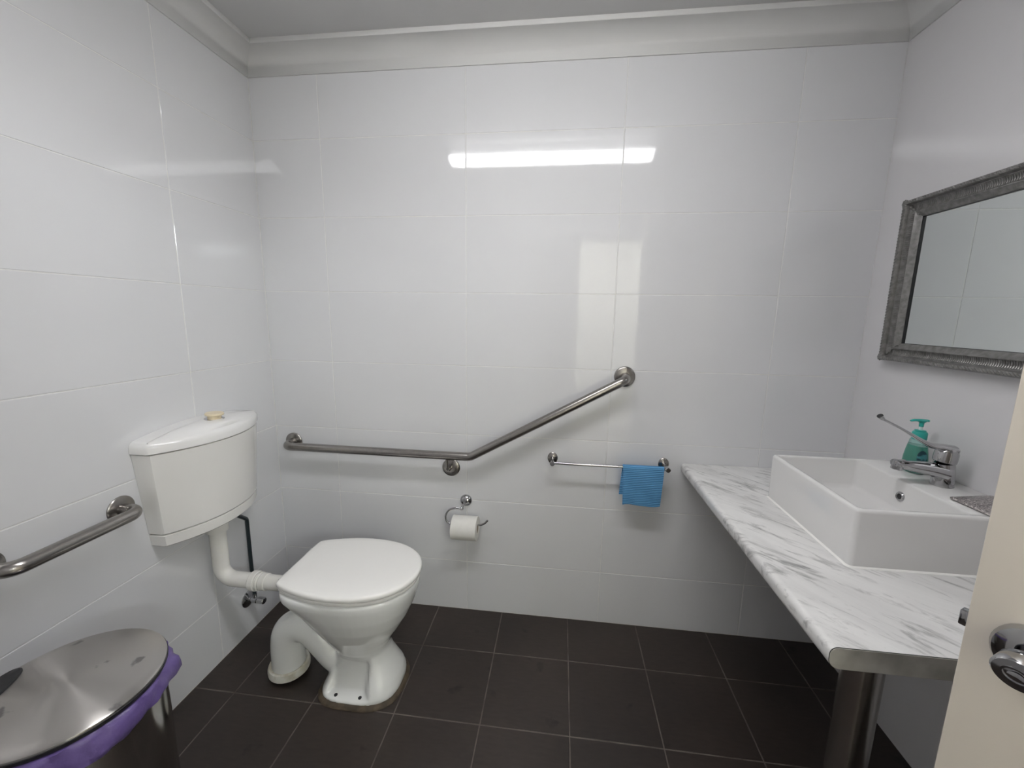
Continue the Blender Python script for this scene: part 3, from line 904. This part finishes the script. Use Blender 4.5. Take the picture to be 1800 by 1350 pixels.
tube(bm, [(PX + .016, PY, PZ + .1575), (PX, PY, PZ + .1575), (PX - .02, PY, PZ + .1580), (PX - .030, PY, PZ + .1555)], [.006, .0078, .0062, .0045], 14, ell=(.55, 1))
obj('pump_head', bm, 'soap_cap', sb)

# ------------------------------------------------------------------ glitter pouch at the basin's near corner
pc = [Vector((2.282, -.592, 0)), Vector((2.400, -.566, 0)), Vector((2.402, -.685, 0)), Vector((2.288, -.686, 0))]
pz = SZ1 + .0012
bm = nb()
def quad_ring(ins, z):
    c = sum(pc, Vector()) / 4
    loop = []
    for i in range(4):
        a, b = pc[i], pc[(i + 1) % 4]
        for k in range(8):
            p = a.lerp(b, k / 8)
            p = p + (c - p).normalized() * ins
            loop.append((p.x, p.y, z))
    return loop
loft(bm, [quad_ring(.004, pz), quad_ring(0, pz + .003), quad_ring(.003, pz + .007), quad_ring(.016, pz + .0105), quad_ring(.035, pz + .0125), quad_ring(.05, pz + .0130)])
gp = thing('glitter_pouch', 'small silver glitter pouch lying on the near end of the basin ledge', 'pouch', (2.345, -.63, SZ1))
obj('pouch_body', bm, 'glitter', gp)
bm = nb(); tube(bm, [(2.285, -.5895, pz + .004), (2.398, -.5645, pz + .004)], .0018, 8); obj('zip', bm, 'steel', gp)

# ------------------------------------------------------------------ framed mirror on the right wall
MY0, MY1, MZ0, MZ1 = -.133, -.885, 1.2325, 1.752
FW = .060
mr = thing('mirror', 'large mirror in an ornate grey frame above the basin', 'mirror', (W, (MY0 + MY1) / 2, MZ0))
bm = nb(); box(bm, W - .005, W - .001, MY1 + FW - .006, MY0 - FW + .006, MZ0 + FW - .006, MZ1 - FW + .006); obj('mirror_glass', bm, 'mirror', mr)
fprof = [(0, .001), (0, .020), (.002, .028), (.006, .0325), (.010, .034), (.014, .0325), (.017, .028), (.018, .0235), (.020, .0235), (.021, .0215), (.026, .0185), (.032, .0170), (.038, .0180), (.041, .0205), (.042, .0225), (.044, .0225), (.046, .0205),
         (.050, .0175), (.055, .0145), (.058, .0125), (.060, .0105), (.060, .001)]
def rail(p0, p1, inward):
    """one mitred frame rail from p0 to p1 (2D y,z), inward = 2D unit vector."""
    bm = nb()
    d = ((p1[0] - p0[0]), (p1[1] - p0[1])); L = math.hypot(*d); d = (d[0] / L, d[1] / L)
    secs = []
    for s in (0, 1):
        sec = []
        for w_, h in fprof:
            b = p0 if s == 0 else p1
            sg = 1 if s == 0 else -1
            y = b[0] + inward[0] * w_ + d[0] * w_ * sg
            z = b[1] + inward[1] * w_ + d[1] * w_ * sg
            sec.append((W - h, y, z))
        secs.append(sec)
    loft(bm, secs)
    o = obj('frame_rail', bm, 'frame_grey', mr, angle=25)
    bm = nb()                                   # dark strip painting in the shade line where frame meets glass
    secs = []
    for s in (0, 1):
        b = p0 if s == 0 else p1
        sg = 1 if s == 0 else -1
        secs.append([(W - h, b[0] + inward[0] * w_ + d[0] * w_ * sg, b[1] + inward[1] * w_ + d[1] * w_ * sg) for w_, h in ((.0601, .0012), (.0601, .0098), (.0612, .0098), (.0612, .0012))])
    loft(bm, secs)
    obj('shade_strip', bm, 'dark', o)
    # carved beads along the outer roll and ribs across the hollow, one detail mesh each
    bm = nb()
    nbd = int((L - .03) / .0095)
    for k in range(nbd):
        s = .015 + (L - .03) * (k + .5) / nbd
        c = Vector((W - .0325, p0[0] + d[0] * s + inward[0] * .009, p0[1] + d[1] * s + inward[1] * .009))
        a = Vector((0, d[0] * .75 + inward[0] * .65, d[1] * .75 + inward[1] * .65)).normalized()
        tube(bm, [c - a * .0068, c - a * .004, c, c + a * .004, c + a * .0068], [.0012, .0028, .0036, .0028, .0012], 7)
    obj('bead_carving', bm, 'frame_grey', o)['kind'] = 'stuff'
    bm = nb()
    nr = int((L - .09) / .006)
    for k in range(nr):
        s = .045 + (L - .09) * (k + .5) / nr
        q = lambda w_, h: Vector((W - h, p0[0] + d[0] * s + inward[0] * w_, p0[1] + d[1] * s + inward[1] * w_))
        tube(bm, [q(.0215, .0215), q(.026, .0190), q(.032, .0177), q(.038, .0187), q(.0410, .0208)], .0016, 6)
    obj('rib_carving', bm, 'frame_grey', o)['kind'] = 'stuff'
rail((MY0, MZ0), (MY0, MZ1), (-1, 0))
rail((MY0, MZ1), (MY1, MZ1), (0, -1))
rail((MY1, MZ1), (MY1, MZ0), (1, 0))
rail((MY1, MZ0), (MY0, MZ0), (0, 1))
for y, z, sy, sz in ((MY0, MZ0, -1, 1), (MY0, MZ1, -1, -1), (MY1, MZ0, 1, 1), (MY1, MZ1, 1, -1)):
    bm = nb()
    c = Vector((W, y + sy * .011, z + sz * .011))
    for a in (0, 40, 80, 120, 160):
        v = Vector((0, math.cos(math.radians(a + 10)), math.sin(math.radians(a + 10))))
        q = c + Vector((-.0325, 0, 0))
        tube(bm, [q - v * .0125, q - v * .008, q, q + v * .008, q + v * .0125], [.001, .0036, .0052, .0036, .001], 8)
    dg = Vector((0, sy, sz)).normalized()
    for k in range(4):
        q = c + dg * (.020 + .012 * k) + Vector((-.0225 + .0015 * k, 0, 0))
        tube(bm, [q - dg * .006, q, q + dg * .006], [.0015, .0050 - .0006 * k, .0015], 8)
    obj('corner_carving', bm, 'frame_grey', mr)

# ------------------------------------------------------------------ waste bin
NXc, NYc, NZ = .330, -1.090, .618
bn = thing('waste_bin', 'round steel waste bin with a purple liner in the front left corner', 'bin', (NXc, NYc, 0))
bm = nb(); lathe(bm, [(.140, .004), (.1465, .018), (.1465, NZ - .040), (.1475, NZ - .016), (.144, NZ - .013)], (NXc, NYc, 0), seg=64); obj('bin_body', bm, 'bin_steel', bn)
bm = nb(); lathe(bm, [(.144, 0), (.151, 0), (.152, .014), (.148, .020), (.144, .020)], (NXc, NYc, 0), seg=64, closed=True); obj('base_ring', bm, 'dark', bn)
bm = nb(); lathe(bm, [(.1455, NZ - .012), (.1530, NZ - .012), (.1545, NZ - .008), (.1545, NZ - .004), (.150, NZ - .002)], (NXc, NYc, 0), seg=64); obj('lid_rim', bm, 'dark', bn)
bm = nb(); lathe(bm, [(.1520, NZ - .006), (.1532, NZ - .003), (.1525, NZ), (.149, NZ + .0022), (.12, NZ + .0042), (.08, NZ + .0056), (.04, NZ + .0063), (.004, NZ + .0066)], (0, 0, 0), seg=96)
lid = obj('bin_lid', bm, 'bin_lid', bn); lid.matrix_parent_inverse = Matrix.Identity(4); lid.location = (0, 0, 0)
# liner folded down over the rim
bm = nb()
NSEG = 120
rings = []
for j, (r0, h) in enumerate([(.1485, -.013), (.1545, -.014), (.158, -.022), (.160, -.036), (.161, -.050), (.158, -.060), (.1500, -.062), (.1490, -.050)]):
    ring = []
    for k in range(NSEG):
        a = 2 * PI * k / NSEG
        wob = .0022 * math.sin(7 * a + j) + .0016 * math.sin(17 * a + 2 * j) + .0012 * math.sin(31 * a - j)
        # a puckered knot in the plastic on the side near the toilet
        kn = math.exp(-((a - .72) / .10) ** 2) * .012
        low = .010 * math.sin(2 * a + .4) + .006 * math.sin(5 * a)
        f = max(0, j - 1) / 6 if j < 6 else .8
        rr_ = r0 + (wob + kn * (1 if 1 < j < 6 else 0)) * (1 if j > 0 else 0) * (1 if j < 6 else .1)
        ring.append(bm.verts.new((NXc + rr_ * math.cos(a), NYc + rr_ * math.sin(a), NZ + h + (low * f if j > 1 else 0))))
    rings.append(ring)
skin(bm, rings, False, False)
obj('bin_liner', bm, 'liner', bn, angle=60)['label'] = 'purple plastic bin liner folded over the rim'
# black hinge grip
bm = nb()
ga = math.radians(199)
gc = Vector((NXc + .128 * math.cos(ga), NYc + .128 * math.sin(ga), NZ + .0030))
lathe(bm, [(.062, 0), (.062, .003), (.058, .0058), (.04, .0068), (.004, .0070)], (0, 0, 0), seg=40, sx=.36, sy=1.0)
gr = obj('grip_pad', bm, 'dark', bn); gr.matrix_parent_inverse = Matrix.Identity(4)
gr.location = gc - bn.location; gr.rotation_euler = (0, 0, ga + math.radians(-2))

# ------------------------------------------------------------------ door, standing open at the right
E0 = Vector((1.794, -1.183, 0)); DD = Vector((.526, -.850, 0)).normalized()
NN = Vector((-DD.y * -1, DD.x * -1, 0))           # placeholder, fixed below
NN = Vector((DD.y, -DD.x, 0))                     # room-side face normal (towards the viewer)
if NN.dot(CAM_LOC - E0) < 0: NN = -NN
dr = thing('door_1', 'cream painted door standing open at the right edge', 'door', (E0.x, E0.y, 0), kind='structure')
Md = Matrix((DD, NN, Vector((0, 0, 1)))).transposed().to_4x4(); Md.translation = E0
def dobj(name, bm, material, parent=None, **kw):
    bmesh.ops.transform(bm, matrix=Md, verts=bm.verts)
    return obj(name, bm, material, parent or dr, **kw)
DW, DT, DTOP = .915, .037, 2.025
dobj('leaf', box(nb(), 0, DW, -DT, 0, .008, DTOP, .0015), 'door_paint')
HZ = 1.0
bm = nb(); box(bm, -.0012, .0, -DT / 2 - .011, -DT / 2 + .011, HZ - .03, HZ + .03); dobj('latch_plate', bm, 'chrome')
bm = nb(); box(bm, -.010, -.001, -DT / 2 - .006, -DT / 2 + .007, HZ - .010, HZ + .010, .002); dobj('latch_bolt', bm, 'chrome')
HX = .056
bm = nb(); lathe(bm, [(.035, .0003), (.035, .004), (.032, .009), (.022, .012), (.012, .013)], (HX, 0, HZ), (0, 1, 0), 36); hrose = dobj('handle_rose', bm, 'chrome')
bm = nb()
tube(bm, fillet([(HX, .008, HZ), (HX, .046, HZ), (HX + .125, .050, HZ - .004)], [0, .012, 0], 8), [.0105] * 1 + [.0112] * 9 + [.0085], 18)
hl = dobj('lever', bm, 'chrome')
bm = nb(); lathe(bm, [(.0155, .026), (.0168, .030), (.0168, .053), (.0150, .056), (.004, .0565)], (HX, 0, HZ), (0, 1, 0), 28, sx=1.0, sy=1.25); dobj('lever_hub', bm, 'chrome')
bm = nb(); lathe(bm, [(.0085, .0564), (.0102, .0564), (.0102, .0580), (.0085, .0580)], (HX, 0, HZ), (0, 1, 0), 26, sx=.8, sy=1.2, closed=True); dobj('privacy_ring', bm, 'chrome')
bm = nb(); lathe(bm, [(.0060, .0564), (.0056, .0586), (.002, .0592)], (HX, 0, HZ), (0, 1, 0), 22, sx=.8, sy=1.2); dobj('privacy_button', bm, 'chrome')
for z in (.25, 1.0, 1.8):
    bm = nb(); lathe(bm, [(.006, z - .05), (.006, z + .05)], (DW + .004, -DT / 2, 0), seg=12); dobj('hinge', bm, 'chrome')
# door frame in the rear wall
fm = thing('trim_5', 'painted frame round the doorway behind the viewer', 'door frame', ((DX0 + DX1) / 2, -D, 0), kind='structure')
obj('jamb', box(nb(), DX0, DX0 + .03, -D - .125, -D + .008, 0, DH), 'door_paint', fm)
obj('jamb', box(nb(), DX1 - .03, DX1, -D - .125, -D + .008, 0, DH), 'door_paint', fm)
obj('head', box(nb(), DX0, DX1, -D - .125, -D + .008, DH - .03, DH), 'door_paint', fm)
